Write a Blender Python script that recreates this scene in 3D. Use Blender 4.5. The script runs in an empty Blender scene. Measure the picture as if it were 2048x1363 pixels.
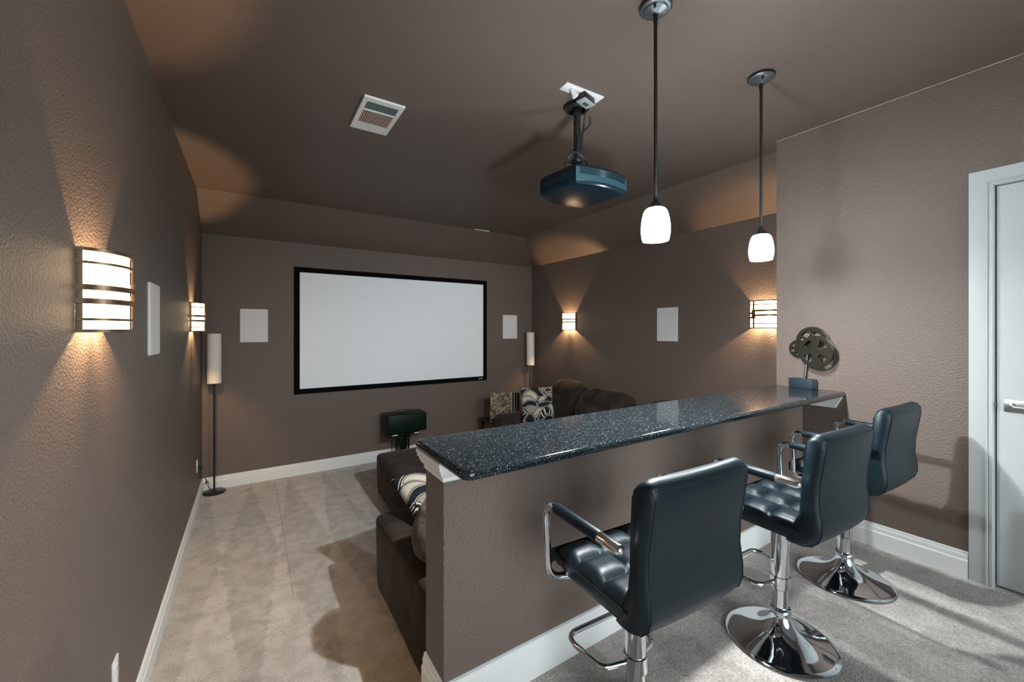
import bpy, bmesh, math, random
from mathutils import Vector, Matrix, noise
random.seed(7)
scene = bpy.context.scene
COL = scene.collection
PI = math.pi

# ------------------------------------------------------------------ dimensions
XL, XR2, XC, XR1 = -0.45, 3.298, 3.483, 4.049
YREAR, YB, YB2, YC, YD = -1.0, 1.293, 1.464, 5.049, 5.638
ZP, H, ZS = 0.432, 3.194, 2.861
XB = 0.557
CAM_H = 1.79

# ------------------------------------------------------------------ helpers
def tag(o, label=None, cat=None, group=None, kind=None):
    if label: o['label'] = label
    if cat: o['category'] = cat
    if group: o['group'] = group
    if kind: o['kind'] = kind
    return o

def thing(name, label, cat, loc=(0, 0, 0), rz=0.0, group=None):
    o = bpy.data.objects.new(name, None)
    o.empty_display_size = 0.1
    COL.objects.link(o)
    o.location = loc
    o.rotation_euler = (0, 0, rz)
    return tag(o, label, cat, group)

def obj(name, bm, m, parent=None, smooth=None, loc=None):
    me = bpy.data.meshes.new(name)
    bmesh.ops.recalc_face_normals(bm, faces=bm.faces)
    bm.to_mesh(me)
    bm.free()
    return objm(name, me, m, parent, smooth, loc)

def objm(name, me, m, parent=None, smooth=None, loc=None):
    o = bpy.data.objects.new(name, me)
    COL.objects.link(o)
    for mm in (m if isinstance(m, (list, tuple)) else [m]):
        me.materials.append(mm)
    if smooth is not None:
        me.shade_smooth()
        if smooth < 179:
            me.set_sharp_from_angle(angle=math.radians(smooth))
    if parent: o.parent = parent
    if loc: o.location = loc
    return o

def struct(name, bm, m, smooth=None, label=None):
    return tag(obj(name, bm, m, None, smooth), label, None, None, 'structure')

def BM(): return bmesh.new()

def box(bm, x0, x1, y0, y1, z0, z1, bev=0.0, seg=3, mat=None):
    g = bmesh.ops.create_cube(bm, size=1.0)
    vs = g['verts']
    M = Matrix.Translation(((x0+x1)/2, (y0+y1)/2, (z0+z1)/2)) @ Matrix.Diagonal((abs(x1-x0), abs(y1-y0), abs(z1-z0), 1))
    if mat is not None: M = mat @ M
    bmesh.ops.transform(bm, matrix=M, verts=vs)
    if bev > 0:
        es = list({e for v in vs for e in v.link_edges})
        bmesh.ops.bevel(bm, geom=es, offset=bev, segments=seg, profile=0.5, affect='EDGES')

def quad(bm, pts):
    vs = [bm.verts.new(p) for p in pts]
    return bm.faces.new(vs)

def fillet(pts, r, n=6):
    pts = [Vector(p) for p in pts]
    out = [pts[0]]
    for i in range(1, len(pts)-1):
        a, b, c = pts[i-1], pts[i], pts[i+1]
        d1, d2 = (a-b), (c-b)
        l1, l2 = d1.length, d2.length
        d1.normalize(); d2.normalize()
        ang = d1.angle(d2)
        if ang > PI-0.02:
            out.append(b); continue
        t = min(r/math.tan(ang/2), l1*.49, l2*.49)
        rr = t*math.tan(ang/2)
        p1, p2 = b+d1*t, b+d2*t
        cen = b+(d1+d2).normalized()*(rr/math.sin(ang/2))
        v1, v2 = p1-cen, p2-cen
        tot = v1.angle(v2)
        ax = v1.cross(v2).normalized()
        for k in range(n+1):
            out.append(cen+Matrix.Rotation(tot*k/n, 3, ax) @ v1)
    out.append(pts[-1])
    return out

def tube(bm, pts, r, seg=12, cap=True, closed=False):
    pts = [Vector(p) for p in pts]
    n = len(pts)
    rings = []
    up = None
    for i in range(n):
        if closed: t = (pts[(i+1) % n]-pts[i-1]).normalized()
        elif i == 0: t = (pts[1]-pts[0]).normalized()
        elif i == n-1: t = (pts[-1]-pts[-2]).normalized()
        else: t = (pts[i+1]-pts[i-1]).normalized()
        if up is None:
            up = t.orthogonal().normalized()
        else:
            up = (up-t*up.dot(t))
            up = up.normalized() if up.length > 1e-6 else t.orthogonal().normalized()
        s = t.cross(up)
        rad = r[i] if isinstance(r, (list, tuple)) else r
        rings.append([bm.verts.new(pts[i]+(up*math.cos(2*PI*k/seg)+s*math.sin(2*PI*k/seg))*rad) for k in range(seg)])
    m = n if closed else n-1
    for i in range(m):
        a, b = rings[i], rings[(i+1) % n]
        for k in range(seg):
            bm.faces.new((a[k], a[(k+1) % seg], b[(k+1) % seg], b[k]))
    if cap and not closed:
        bm.faces.new(list(reversed(rings[0]))); bm.faces.new(rings[-1])

def lathe(bm, prof, seg=32, mat=None):
    """prof: list of (r, z)"""
    rings = []
    for r, z in prof:
        if r < 1e-6:
            p = Vector((0, 0, z)); rings.append([bm.verts.new(mat @ p if mat else p)])
        else:
            ring = []
            for k in range(seg):
                p = Vector((r*math.cos(2*PI*k/seg), r*math.sin(2*PI*k/seg), z))
                ring.append(bm.verts.new(mat @ p if mat else p))
            rings.append(ring)
    for a, b in zip(rings, rings[1:]):
        for k in range(seg):
            q = (k+1) % seg
            if len(a) == 1 and len(b) == 1: continue
            if len(a) == 1: bm.faces.new((a[0], b[k], b[q]))
            elif len(b) == 1: bm.faces.new((a[k], a[q], b[0]))
            else: bm.faces.new((a[k], a[q], b[q], b[k]))

def prism(bm, poly, f0, f1, cap=True):
    """poly: list of 2D points, f0/f1 map a 2D point to 3D at each end"""
    a = [bm.verts.new(f0(p)) for p in poly]
    b = [bm.verts.new(f1(p)) for p in poly]
    n = len(poly)
    for i in range(n):
        bm.faces.new((a[i], a[(i+1) % n], b[(i+1) % n], b[i]))
    if cap:
        bm.faces.new(list(reversed(a))); bm.faces.new(b)

def plate(splines, ext, bev=0.0, res=3, name='plate'):
    """flat plate with holes from closed 2D outlines (xy), thickness 2*ext along z -> mesh"""
    cu = bpy.data.curves.new(name, 'CURVE')
    cu.dimensions = '2D'
    cu.fill_mode = 'BOTH'
    cu.extrude = ext
    cu.bevel_depth = bev
    cu.bevel_resolution = res
    for s in splines:
        sp = cu.splines.new('POLY')
        sp.points.add(len(s)-1)
        for p, q in zip(sp.points, s): p.co = (q[0], q[1], 0, 1)
        sp.use_cyclic_u = True
    o = bpy.data.objects.new(name, cu)
    COL.objects.link(o)
    dg = bpy.context.evaluated_depsgraph_get()
    me = bpy.data.meshes.new_from_object(o.evaluated_get(dg))
    bpy.data.objects.remove(o)
    bpy.data.curves.remove(cu)
    me.materials.clear()
    return me

def rrect(x0, x1, y0, y1, r, n=6):
    out = []
    for cx, cy, a in ((x1-r, y1-r, 0), (x0+r, y1-r, 90), (x0+r, y0+r, 180), (x1-r, y0+r, 270)):
        for k in range(n+1):
            t = math.radians(a+90*k/n)
            out.append((cx+r*math.cos(t), cy+r*math.sin(t)))
    return out

def circ(cx, cy, r, n=32, a0=0):
    return [(cx+r*math.cos(a0+2*PI*k/n), cy+r*math.sin(a0+2*PI*k/n)) for k in range(n)]

def soft_box(bm, c, s, r, puff=0.0, n=14, wrinkle=0.0, wscale=6.0, seed=0.0, taper=None, mat=None):
    """upholstered block: rounded cube, faces bulging by puff, wrinkled by noise"""
    tmp = bmesh.new()
    bmesh.ops.create_cube(tmp, size=2.0)
    bmesh.ops.subdivide_edges(tmp, edges=tmp.edges[:], cuts=n, use_grid_fill=True)
    hx, hy, hz = s[0]/2, s[1]/2, s[2]/2
    for v in tmp.verts:
        # even out: denser towards edges
        q = Vector([math.copysign(math.sin(abs(a)*PI/2)**0.8, a) for a in v.co])
        p = Vector((q.x*hx, q.y*hy, q.z*hz))
        inner = Vector((max(-hx+r, min(hx-r, p.x)), max(-hy+r, min(hy-r, p.y)), max(-hz+r, min(hz-r, p.z))))
        d = p-inner
        nrm = d.normalized() if d.length > 1e-9 else Vector((0, 0, 1))
        p = inner+nrm*r
        u = Vector((p.x/hx, p.y/hy, p.z/hz))
        b = Vector((0, 0, 0))
        for ax in range(3):
            o1, o2 = [k for k in range(3) if k != ax]
            w = max(0, 1-u[o1]**2)*max(0, 1-u[o2]**2)
            b[ax] = u[ax]*w*puff
        p += b
        if wrinkle:
            wv = noise.noise(Vector((p.x*wscale+seed, p.y*wscale, p.z*wscale*1.3)))
            p += nrm*wv*wrinkle
        if taper: p = taper(p, u)
        v.co = p
    M = Matrix.Translation(c)
    if mat is not None: M = M @ mat
    bmesh.ops.transform(tmp, matrix=M, verts=tmp.verts)
    vm = {}
    for v in tmp.verts: vm[v] = bm.verts.new(v.co)
    for f in tmp.faces: bm.faces.new([vm[v] for v in f.verts])
    tmp.free()

def pillow_bm(w, h, t, n=26, pinch=0.05, wrinkle=0.006, seed=0.0):
    """square throw pillow in the local xy plane, thickness along z; uv from local xy"""
    bm = bmesh.new()
    sides = []
    for sgn in (1, -1):
        g = []
        for j in range(n+1):
            row = []
            for i in range(n+1):
                u, v = -1+2*i/n, -1+2*j/n
                u = math.copysign(abs(u)**0.85, u); v = math.copysign(abs(v)**0.85, v)
                x = w/2*u*(1-pinch*(1-v*v)); y = h/2*v*(1-pinch*(1-u*u))
                k = max(0, (1-abs(u)**2.4))*max(0, (1-abs(v)**2.4))
                z = sgn*t/2*(k**0.55)
                z += wrinkle*noise.noise(Vector((x*9+seed, y*9, sgn*3)))*k**0.3
                row.append((x, y, z, i in (0, n) or j in (0, n)))
            g.append(row)
        sides.append(g)
    vs = []
    for s, g in enumerate(sides):
        vv = []
        for j, row in enumerate(g):
            r_ = []
            for i, q in enumerate(row):
                if s == 1 and q[3]: r_.append(vs[0][j][i])
                else: r_.append(bm.verts.new((q[0], q[1], 0 if q[3] else q[2])))
            vv.append(r_)
        vs.append(vv)
    for s in (0, 1):
        for j in range(n):
            for i in range(n):
                f = [vs[s][j][i], vs[s][j][i+1], vs[s][j+1][i+1], vs[s][j+1][i]]
                if s: f.reverse()
                bm.faces.new(f)
    return bm

def frame_matrix(o, ex, ez):
    ex = Vector(ex).normalized(); ez = Vector(ez)
    ey = ez.cross(ex).normalized(); ez = ex.cross(ey).normalized()
    return Matrix(((ex.x, ey.x, ez.x, o[0]), (ex.y, ey.y, ez.y, o[1]), (ex.z, ey.z, ez.z, o[2]), (0, 0, 0, 1)))

def copy_tree(o, parent=None):
    c = o.copy()
    COL.objects.link(c)
    if parent: c.parent = parent
    for ch in list(o.children):
        copy_tree(ch, c)
    return c

# ------------------------------------------------------------------ materials
def new_mat(name):
    m = bpy.data.materials.new(name)
    m.use_nodes = True
    nt = m.node_tree
    return m, nt, nt.nodes['Principled BSDF']

def N(nt, typ, **kw):
    n = nt.nodes.new(typ)
    for k, v in kw.items(): setattr(n, k, v)
    return n

def simple(name, col, rough=0.5, metal=0.0, spec=0.5, coat=0.0, sheen=0.0, bump=None):
    m, nt, b = new_mat(name)
    b.inputs['Base Color'].default_value = (*col, 1)
    b.inputs['Roughness'].default_value = rough
    b.inputs['Metallic'].default_value = metal
    b.inputs['Specular IOR Level'].default_value = spec
    b.inputs['Coat Weight'].default_value = coat
    b.inputs['Coat Roughness'].default_value = 0.1
    if sheen:
        b.inputs['Sheen Weight'].default_value = sheen
        b.inputs['Sheen Roughness'].default_value = 0.4
    if bump:
        sc, st, dist = bump
        tc = N(nt, 'ShaderNodeTexCoord'); no = N(nt, 'ShaderNodeTexNoise'); bu = N(nt, 'ShaderNodeBump')
        no.inputs['Scale'].default_value = sc; no.inputs['Detail'].default_value = 3
        bu.inputs['Strength'].default_value = st; bu.inputs['Distance'].default_value = dist
        nt.links.new(tc.outputs['Object'], no.inputs['Vector'])
        nt.links.new(no.outputs['Fac'], bu.inputs['Height'])
        nt.links.new(bu.outputs['Normal'], b.inputs['Normal'])
    return m

def emit(name, col, strength):
    m = bpy.data.materials.new(name)
    m.use_nodes = True
    nt = m.node_tree
    nt.nodes.clear()
    e = N(nt, 'ShaderNodeEmission'); o = N(nt, 'ShaderNodeOutputMaterial')
    e.inputs['Color'].default_value = (*col, 1); e.inputs['Strength'].default_value = strength
    nt.links.new(e.outputs[0], o.inputs['Surface'])
    return m

def wall_paint(name, col, sc=115, strength=0.45):
    m, nt, b = new_mat(name)
    tc = N(nt, 'ShaderNodeTexCoord')
    n1 = N(nt, 'ShaderNodeTexNoise'); n1.inputs['Scale'].default_value = sc; n1.inputs['Detail'].default_value = 2.5
    n2 = N(nt, 'ShaderNodeTexNoise'); n2.inputs['Scale'].default_value = 1.7; n2.inputs['Detail'].default_value = 3
    rp = N(nt, 'ShaderNodeMapRange'); rp.inputs['From Min'].default_value = 0.35; rp.inputs['From Max'].default_value = 0.65
    mx = N(nt, 'ShaderNodeMix', data_type='RGBA')
    mx.inputs['A'].default_value = (*[c*0.93 for c in col], 1); mx.inputs['B'].default_value = (*[c*1.07 for c in col], 1)
    bu = N(nt, 'ShaderNodeBump'); bu.inputs['Strength'].default_value = strength; bu.inputs['Distance'].default_value = 0.004
    L = nt.links.new
    L(tc.outputs['Object'], n1.inputs['Vector']); L(tc.outputs['Object'], n2.inputs['Vector'])
    L(n2.outputs['Fac'], mx.inputs['Factor']); L(mx.outputs['Result'], b.inputs['Base Color'])
    L(n1.outputs['Fac'], rp.inputs['Value']); L(rp.outputs['Result'], bu.inputs['Height'])
    L(bu.outputs['Normal'], b.inputs['Normal'])
    b.inputs['Roughness'].default_value = 0.48
    b.inputs['Specular IOR Level'].default_value = 0.35
    return m

def carpet_mat():
    m, nt, b = new_mat('carpet_taupe')
    L = nt.links.new
    tc = N(nt, 'ShaderNodeTexCoord')
    fib = N(nt, 'ShaderNodeTexNoise'); fib.inputs['Scale'].default_value = 170; fib.inputs['Detail'].default_value = 3
    mid = N(nt, 'ShaderNodeTexNoise'); mid.inputs['Scale'].default_value = 8.0; mid.inputs['Detail'].default_value = 7; mid.inputs['Roughness'].default_value = 0.68; mid.inputs['Distortion'].default_value = 0.4
    # vacuum strokes: bands along y whose width tapers
    sep = N(nt, 'ShaderNodeSeparateXYZ'); L(tc.outputs['Object'], sep.inputs[0])
    def mth(op, a, bb=None):
        n = N(nt, 'ShaderNodeMath', operation=op)
        for i, v in enumerate((a, bb)):
            if v is None: continue
            if isinstance(v, (int, float)): n.inputs[i].default_value = v
            else: L(v, n.inputs[i])
        return n.outputs[0]
    tri = mth('PINGPONG', mth('MULTIPLY', sep.outputs['X'], 5.2), 1.0)          # 0..1 sawtooth across x
    hgt = mth('PINGPONG', mth('MULTIPLY', mth('SUBTRACT', 5.65, sep.outputs['Y']), 0.55), 1.0)
    wob = mth('MULTIPLY', mth('SUBTRACT', mid.outputs['Fac'], 0.5), 0.5)
    edge = mth('ADD', mth('SUBTRACT', tri, hgt), wob)
    stroke = N(nt, 'ShaderNodeMapRange'); stroke.inputs['From Min'].default_value = -0.05; stroke.inputs['From Max'].default_value = 0.05
    L(edge, stroke.inputs['Value'])
    blot = N(nt, 'ShaderNodeMapRange'); blot.inputs['From Min'].default_value = 0.42; blot.inputs['From Max'].default_value = 0.58
    L(mid.outputs['Fac'], blot.inputs['Value'])
    v = mth('ADD', mth('MULTIPLY', stroke.outputs['Result'], 0.5), mth('MULTIPLY', blot.outputs['Result'], 0.5))
    mx = N(nt, 'ShaderNodeMix', data_type='RGBA')
    mx.inputs['A'].default_value = (0.385, 0.35, 0.32, 1); mx.inputs['B'].default_value = (0.60, 0.55, 0.505, 1)
    L(v, mx.inputs['Factor'])
    seam = mth('GREATER_THAN', mth('ABSOLUTE', mth('SUBTRACT', sep.outputs['X'], 0.245)), 0.003)
    seam = mth('MAXIMUM', seam, mth('LESS_THAN', sep.outputs['Y'], 3.1))
    mx2 = N(nt, 'ShaderNodeMix', data_type='RGBA'); mx2.inputs['A'].default_value = (0.33, 0.29, 0.26, 1)
    L(seam, mx2.inputs['Factor']); L(mx.outputs['Result'], mx2.inputs['B'])
    fr = N(nt, 'ShaderNodeMapRange'); fr.inputs['From Min'].default_value = 0.3; fr.inputs['From Max'].default_value = 0.7
    fr.inputs['To Min'].default_value = 0.62; fr.inputs['To Max'].default_value = 1.3
    L(tc.outputs['Object'], fib.inputs['Vector']); L(tc.outputs['Object'], mid.inputs['Vector'])
    L(fib.outputs['Fac'], fr.inputs['Value'])
    vm = N(nt, 'ShaderNodeVectorMath', operation='SCALE')
    L(mx2.outputs['Result'], vm.inputs[0]); L(fr.outputs['Result'], vm.inputs['Scale'])
    L(vm.outputs[0], b.inputs['Base Color'])
    bu = N(nt, 'ShaderNodeBump'); bu.inputs['Strength'].default_value = 0.8; bu.inputs['Distance'].default_value = 0.006
    L(fib.outputs['Fac'], bu.inputs['Height']); L(bu.outputs['Normal'], b.inputs['Normal'])
    b.inputs['Roughness'].default_value = 0.95
    b.inputs['Specular IOR Level'].default_value = 0.1
    b.inputs['Sheen Weight'].default_value = 0.25
    return m

def granite_mat():
    m, nt, b = new_mat('black_granite')
    L = nt.links.new
    tc = N(nt, 'ShaderNodeTexCoord')
    vo = N(nt, 'ShaderNodeTexVoronoi'); vo.inputs['Scale'].default_value = 460
    no = N(nt, 'ShaderNodeTexNoise'); no.inputs['Scale'].default_value = 420; no.inputs['Detail'].default_value = 2
    L(tc.outputs['Object'], vo.inputs['Vector']); L(tc.outputs['Object'], no.inputs['Vector'])
    sep = N(nt, 'ShaderNodeSeparateColor'); L(vo.outputs['Color'], sep.inputs[0])
    r = N(nt, 'ShaderNodeValToRGB')
    r.color_ramp.interpolation = 'CONSTANT'
    e = r.color_ramp.elements
    e[0].position = 0; e[0].color = (0.006, 0.009, 0.011, 1)
    e[1].position = 0.62; e[1].color = (0.022, 0.03, 0.034, 1)
    x = e.new(0.9); x.color = (0.055, 0.068, 0.073, 1)
    x = e.new(0.988); x.color = (0.42, 0.47, 0.48, 1)
    L(sep.outputs[0], r.inputs['Fac'])
    r2 = N(nt, 'ShaderNodeMapRange'); r2.inputs['From Min'].default_value = 0.4; r2.inputs['From Max'].default_value = 0.75
    r2.inputs['To Min'].default_value = 0.5; r2.inputs['To Max'].default_value = 1.6
    L(no.outputs['Fac'], r2.inputs['Value'])
    vm = N(nt, 'ShaderNodeVectorMath', operation='SCALE')
    L(r.outputs['Color'], vm.inputs[0]); L(r2.outputs['Result'], vm.inputs['Scale'])
    L(vm.outputs[0], b.inputs['Base Color'])
    b.inputs['Roughness'].default_value = 0.09
    b.inputs['Specular IOR Level'].default_value = 0.6
    return m

def velvet_mat(name, col, col2, sc=5.0):
    m, nt, b = new_mat(name)
    L = nt.links.new
    tc = N(nt, 'ShaderNodeTexCoord')
    n1 = N(nt, 'ShaderNodeTexNoise'); n1.inputs['Scale'].default_value = sc; n1.inputs['Detail'].default_value = 5; n1.inputs['Distortion'].default_value = 0.8
    n2 = N(nt, 'ShaderNodeTexNoise'); n2.inputs['Scale'].default_value = 220
    mr = N(nt, 'ShaderNodeMapRange'); mr.inputs['From Min'].default_value = 0.35; mr.inputs['From Max'].default_value = 0.65
    mx = N(nt, 'ShaderNodeMix', data_type='RGBA')
    mx.inputs['A'].default_value = (*col, 1); mx.inputs['B'].default_value = (*col2, 1)
    bu = N(nt, 'ShaderNodeBump'); bu.inputs['Strength'].default_value = 0.3; bu.inputs['Distance'].default_value = 0.002
    L(tc.outputs['Object'], n1.inputs['Vector']); L(tc.outputs['Object'], n2.inputs['Vector'])
    L(n1.outputs['Fac'], mr.inputs['Value']); L(mr.outputs['Result'], mx.inputs['Factor'])
    L(mx.outputs['Result'], b.inputs['Base Color'])
    L(n2.outputs['Fac'], bu.inputs['Height']); L(bu.outputs['Normal'], b.inputs['Normal'])
    b.inputs['Roughness'].default_value = 0.85
    b.inputs['Specular IOR Level'].default_value = 0.15
    b.inputs['Sheen Weight'].default_value = 0.22
    b.inputs['Sheen Roughness'].default_value = 0.35
    b.inputs['Sheen Tint'].default_value = (0.55, 0.47, 0.42, 1)
    return m

def swirl_mat():
    """cream, taupe and black jacquard of curved cells edged with double lines"""
    m, nt, b = new_mat('swirl_jacquard')
    L = nt.links.new
    tc = N(nt, 'ShaderNodeTexCoord')
    mp = N(nt, 'ShaderNodeMapping'); mp.inputs['Scale'].default_value = (4.2, 7.5, 0.0); mp.inputs['Rotation'].default_value = (0, 0, 0.5)
    no = N(nt, 'ShaderNodeTexNoise'); no.inputs['Scale'].default_value = 4.5; no.inputs['Detail'].default_value = 0
    L(tc.outputs['Object'], no.inputs['Vector'])
    mx0 = N(nt, 'ShaderNodeMix', data_type='VECTOR'); mx0.inputs['Factor'].default_value = 0.17
    L(tc.outputs['Object'], mx0.inputs['A']); L(no.outputs['Color'], mx0.inputs['B'])
    L(mx0.outputs['Result'], mp.inputs['Vector'])
    v1 = N(nt, 'ShaderNodeTexVoronoi', feature='DISTANCE_TO_EDGE'); v1.inputs['Scale'].default_value = 1.75
    v2 = N(nt, 'ShaderNodeTexVoronoi'); v2.inputs['Scale'].default_value = 1.75
    L(mp.outputs['Vector'], v1.inputs['Vector']); L(mp.outputs['Vector'], v2.inputs['Vector'])
    sep = N(nt, 'ShaderNodeSeparateColor'); L(v2.outputs['Color'], sep.inputs[0])
    cell = N(nt, 'ShaderNodeValToRGB'); cell.color_ramp.interpolation = 'CONSTANT'
    e = cell.color_ramp.elements
    e[0].position = 0; e[0].color = (0.012, 0.015, 0.022, 1)
    e[1].position = 0.42; e[1].color = (0.50, 0.44, 0.35, 1)
    x = e.new(0.62); x.color = (0.30, 0.26, 0.21, 1)
    x = e.new(0.78); x.color = (0.55, 0.49, 0.41, 1)
    L(sep.outputs[0], cell.inputs['Fac'])
    line = N(nt, 'ShaderNodeValToRGB'); line.color_ramp.interpolation = 'CONSTANT'
    e = line.color_ramp.elements
    e[0].position = 0; e[0].color = (0, 0, 0, 1)
    e[1].position = 0.035; e[1].color = (1, 1, 1, 1)
    x = e.new(0.075); x.color = (0, 0, 0, 1)
    x = e.new(0.105); x.color = (0.5, 0.5, 0.5, 1)
    L(v1.outputs['Distance'], line.inputs['Fac'])
    lm = N(nt, 'ShaderNodeValToRGB'); lm.color_ramp.interpolation = 'CONSTANT'
    e = lm.color_ramp.elements
    e[0].position = 0; e[0].color = (1, 1, 1, 1); e[1].position = 0.105; e[1].color = (0, 0, 0, 1)
    L(v1.outputs['Distance'], lm.inputs['Fac'])
    lc = N(nt, 'ShaderNodeMix', data_type='RGBA'); lc.inputs['A'].default_value = (0.012, 0.014, 0.018, 1); lc.inputs['B'].default_value = (0.6, 0.54, 0.45, 1)
    L(line.outputs['Color'], lc.inputs['Factor'])
    fin = N(nt, 'ShaderNodeMix', data_type='RGBA')
    L(lm.outputs['Color'], fin.inputs['Factor']); L(cell.outputs['Color'], fin.inputs['A']); L(lc.outputs['Result'], fin.inputs['B'])
    L(fin.outputs['Result'], b.inputs['Base Color'])
    b.inputs['Roughness'].default_value = 0.8
    b.inputs['Specular IOR Level'].default_value = 0.2
    return m

def mottled_mat():
    m, nt, b = new_mat('mottled_stone')
    L = nt.links.new
    tc = N(nt, 'ShaderNodeTexCoord')
    no = N(nt, 'ShaderNodeTexNoise'); no.inputs['Scale'].default_value = 30; no.inputs['Detail'].default_value = 4; no.inputs['Roughness'].default_value = 0.7
    L(tc.outputs['Object'], no.inputs['Vector'])
    r = N(nt, 'ShaderNodeValToRGB')
    e = r.color_ramp.elements
    e[0].position = 0.4; e[0].color = (0.03, 0.02, 0.014, 1)
    e[1].position = 0.62; e[1].color = (0.42, 0.31, 0.2, 1)
    x = e.new(0.5); x.color = (0.17, 0.115, 0.07, 1)
    L(no.outputs['Fac'], r.inputs['Fac']); L(r.outputs['Color'], b.inputs['Base Color'])
    b.inputs['Roughness'].default_value = 0.35
    return m

def linen_mat():
    m, nt, b = new_mat('linen_shade')
    L = nt.links.new
    tc = N(nt, 'ShaderNodeTexCoord')
    mp = N(nt, 'ShaderNodeMapping'); mp.inputs['Scale'].default_value = (60, 60, 380)
    no = N(nt, 'ShaderNodeTexNoise'); no.inputs['Scale'].default_value = 1.0; no.inputs['Detail'].default_value = 3
    L(tc.outputs['Object'], mp.inputs['Vector']); L(mp.outputs['Vector'], no.inputs['Vector'])
    mx = N(nt, 'ShaderNodeMix', data_type='RGBA')
    mx.inputs['A'].default_value = (0.74, 0.66, 0.57, 1); mx.inputs['B'].default_value = (0.88, 0.81, 0.73, 1)
    L(no.outputs['Fac'], mx.inputs['Factor']); L(mx.outputs['Result'], b.inputs['Base Color'])
    b.inputs['Roughness'].default_value = 0.9
    return m

WALLC = (0.150, 0.113, 0.094)
M_wall = wall_paint('taupe_wall_paint', WALLC)
M_ceil = wall_paint('taupe_ceiling_paint', WALLC, 150, 0.28)
M_carpet = carpet_mat()
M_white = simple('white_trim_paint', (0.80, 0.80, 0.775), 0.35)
M_plate = simple('white_plastic', (0.78, 0.77, 0.76), 0.4)
M_grille = simple('white_speaker_cloth', (0.74, 0.71, 0.70), 0.8)
M_granite = granite_mat()
M_leather = simple('black_leather', (0.003, 0.010, 0.0145), 0.42, spec=0.30, bump=(260, 0.12, 0.001))
M_thread = simple('black_thread', (0.004, 0.005, 0.006), 0.6)
M_chrome = simple('chrome', (0.62, 0.65, 0.68), 0.05, 1.0)
M_cap = simple('chrome_cap', (0.8, 0.8, 0.82), 0.12, 1.0)
M_black = simple('black_metal', (0.010, 0.011, 0.012), 0.35)
M_gun = simple('gunmetal_canopy', (0.16, 0.18, 0.19), 0.4, 0.8)
M_bronze = simple('dark_bronze', (0.11, 0.065, 0.034), 0.4, 0.6)
M_frame = simple('black_velvet_frame', (0.003, 0.003, 0.0035), 0.9, spec=0.1)
M_screen = simple('screen_fabric', (0.93, 0.95, 0.96), 0.85, spec=0.1)
M_logo = simple('silver_badge', (0.75, 0.78, 0.8), 0.4)
M_proj = simple('projector_gloss', (0.003, 0.013, 0.021), 0.22, spec=0.5)
M_projm = simple('projector_satin', (0.020, 0.055, 0.072), 0.38, spec=0.5)
M_cable = simple('black_cable', (0.012, 0.018, 0.024), 0.35)
M_silver = simple('grey_plastic', (0.30, 0.32, 0.33), 0.45)
M_green = simple('green_connector', (0.03, 0.08, 0.04), 0.5)
M_velvet = velvet_mat('brown_velour', (0.020, 0.0145, 0.0115), (0.046, 0.034, 0.027))
M_furry = velvet_mat('grey_brown_plush', (0.075, 0.06, 0.055), (0.15, 0.125, 0.115), 22)
M_swirl = swirl_mat()
M_mottle = mottled_mat()
M_linen = linen_mat()
M_slab = simple('dark_slab', (0.012, 0.011, 0.010), 0.3)
M_slabedge = simple('pale_slab_edge', (0.36, 0.33, 0.25), 0.6)
M_spk = simple('dark_green_black_lacquer', (0.002, 0.008, 0.0045), 0.3, spec=0.22)
M_spkcloth = simple('speaker_grille_cloth', (0.002, 0.011, 0.006), 0.5, spec=0.2)
M_dkwood = simple('espresso_wood', (0.012, 0.009, 0.007), 0.4)
M_reel = simple('antique_pewter', (0.085, 0.082, 0.062), 0.36, 0.85, bump=(30, 0.05, 0.002))
M_base = simple('slate_block', (0.020, 0.031, 0.042), 0.45, bump=(25, 0.15, 0.002))
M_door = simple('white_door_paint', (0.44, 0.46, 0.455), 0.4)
M_nickel = simple('satin_nickel', (0.42, 0.43, 0.42), 0.33, 1.0)
M_ventw = simple('white_vent_enamel', (0.8, 0.78, 0.75), 0.4)
M_ventd = simple('vent_dark', (0.02, 0.025, 0.028), 0.7)
M_ventb = simple('beige_vane', (0.52, 0.38, 0.29), 0.5)
M_gap = simple('shadow_gap', (0.01, 0.01, 0.01), 0.9)
M_pend = emit('pendant_glass', (0.86, 0.955, 1.0), 265.0)
M_pend2 = emit('pendant_glass_dimmer', (0.86, 0.955, 1.0), 140.0)
M_sconce = emit('sconce_glass', (1.0, 0.70, 0.38), 5.8)

# ------------------------------------------------------------------ room shell
# floor: aisle level, one step and the raised bar platform
bm = BM()
def slab(x0, x1, y0, y1, z):
    quad(bm, [(x0, y0, z), (x1, y0, z), (x1, y1, z), (x0, y1, z)])
XF = XR1+0.05
slab(XL-.05, XF, YB2, YD+.05, 0.0)
slab(XL-.05, XF, YREAR, YB2, ZP)
quad(bm, [(XL-.05, YB2, 0), (XF, YB2, 0), (XF, YB2, ZP), (XL-.05, YB2, ZP)])
box(bm, XL-.02, XB, YB2, 1.725, 0.0, 0.216, 0.02, 3)
struct('floor', bm, M_carpet, label='taupe cut pile carpet with brushed pile and a raised bar platform')

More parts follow.
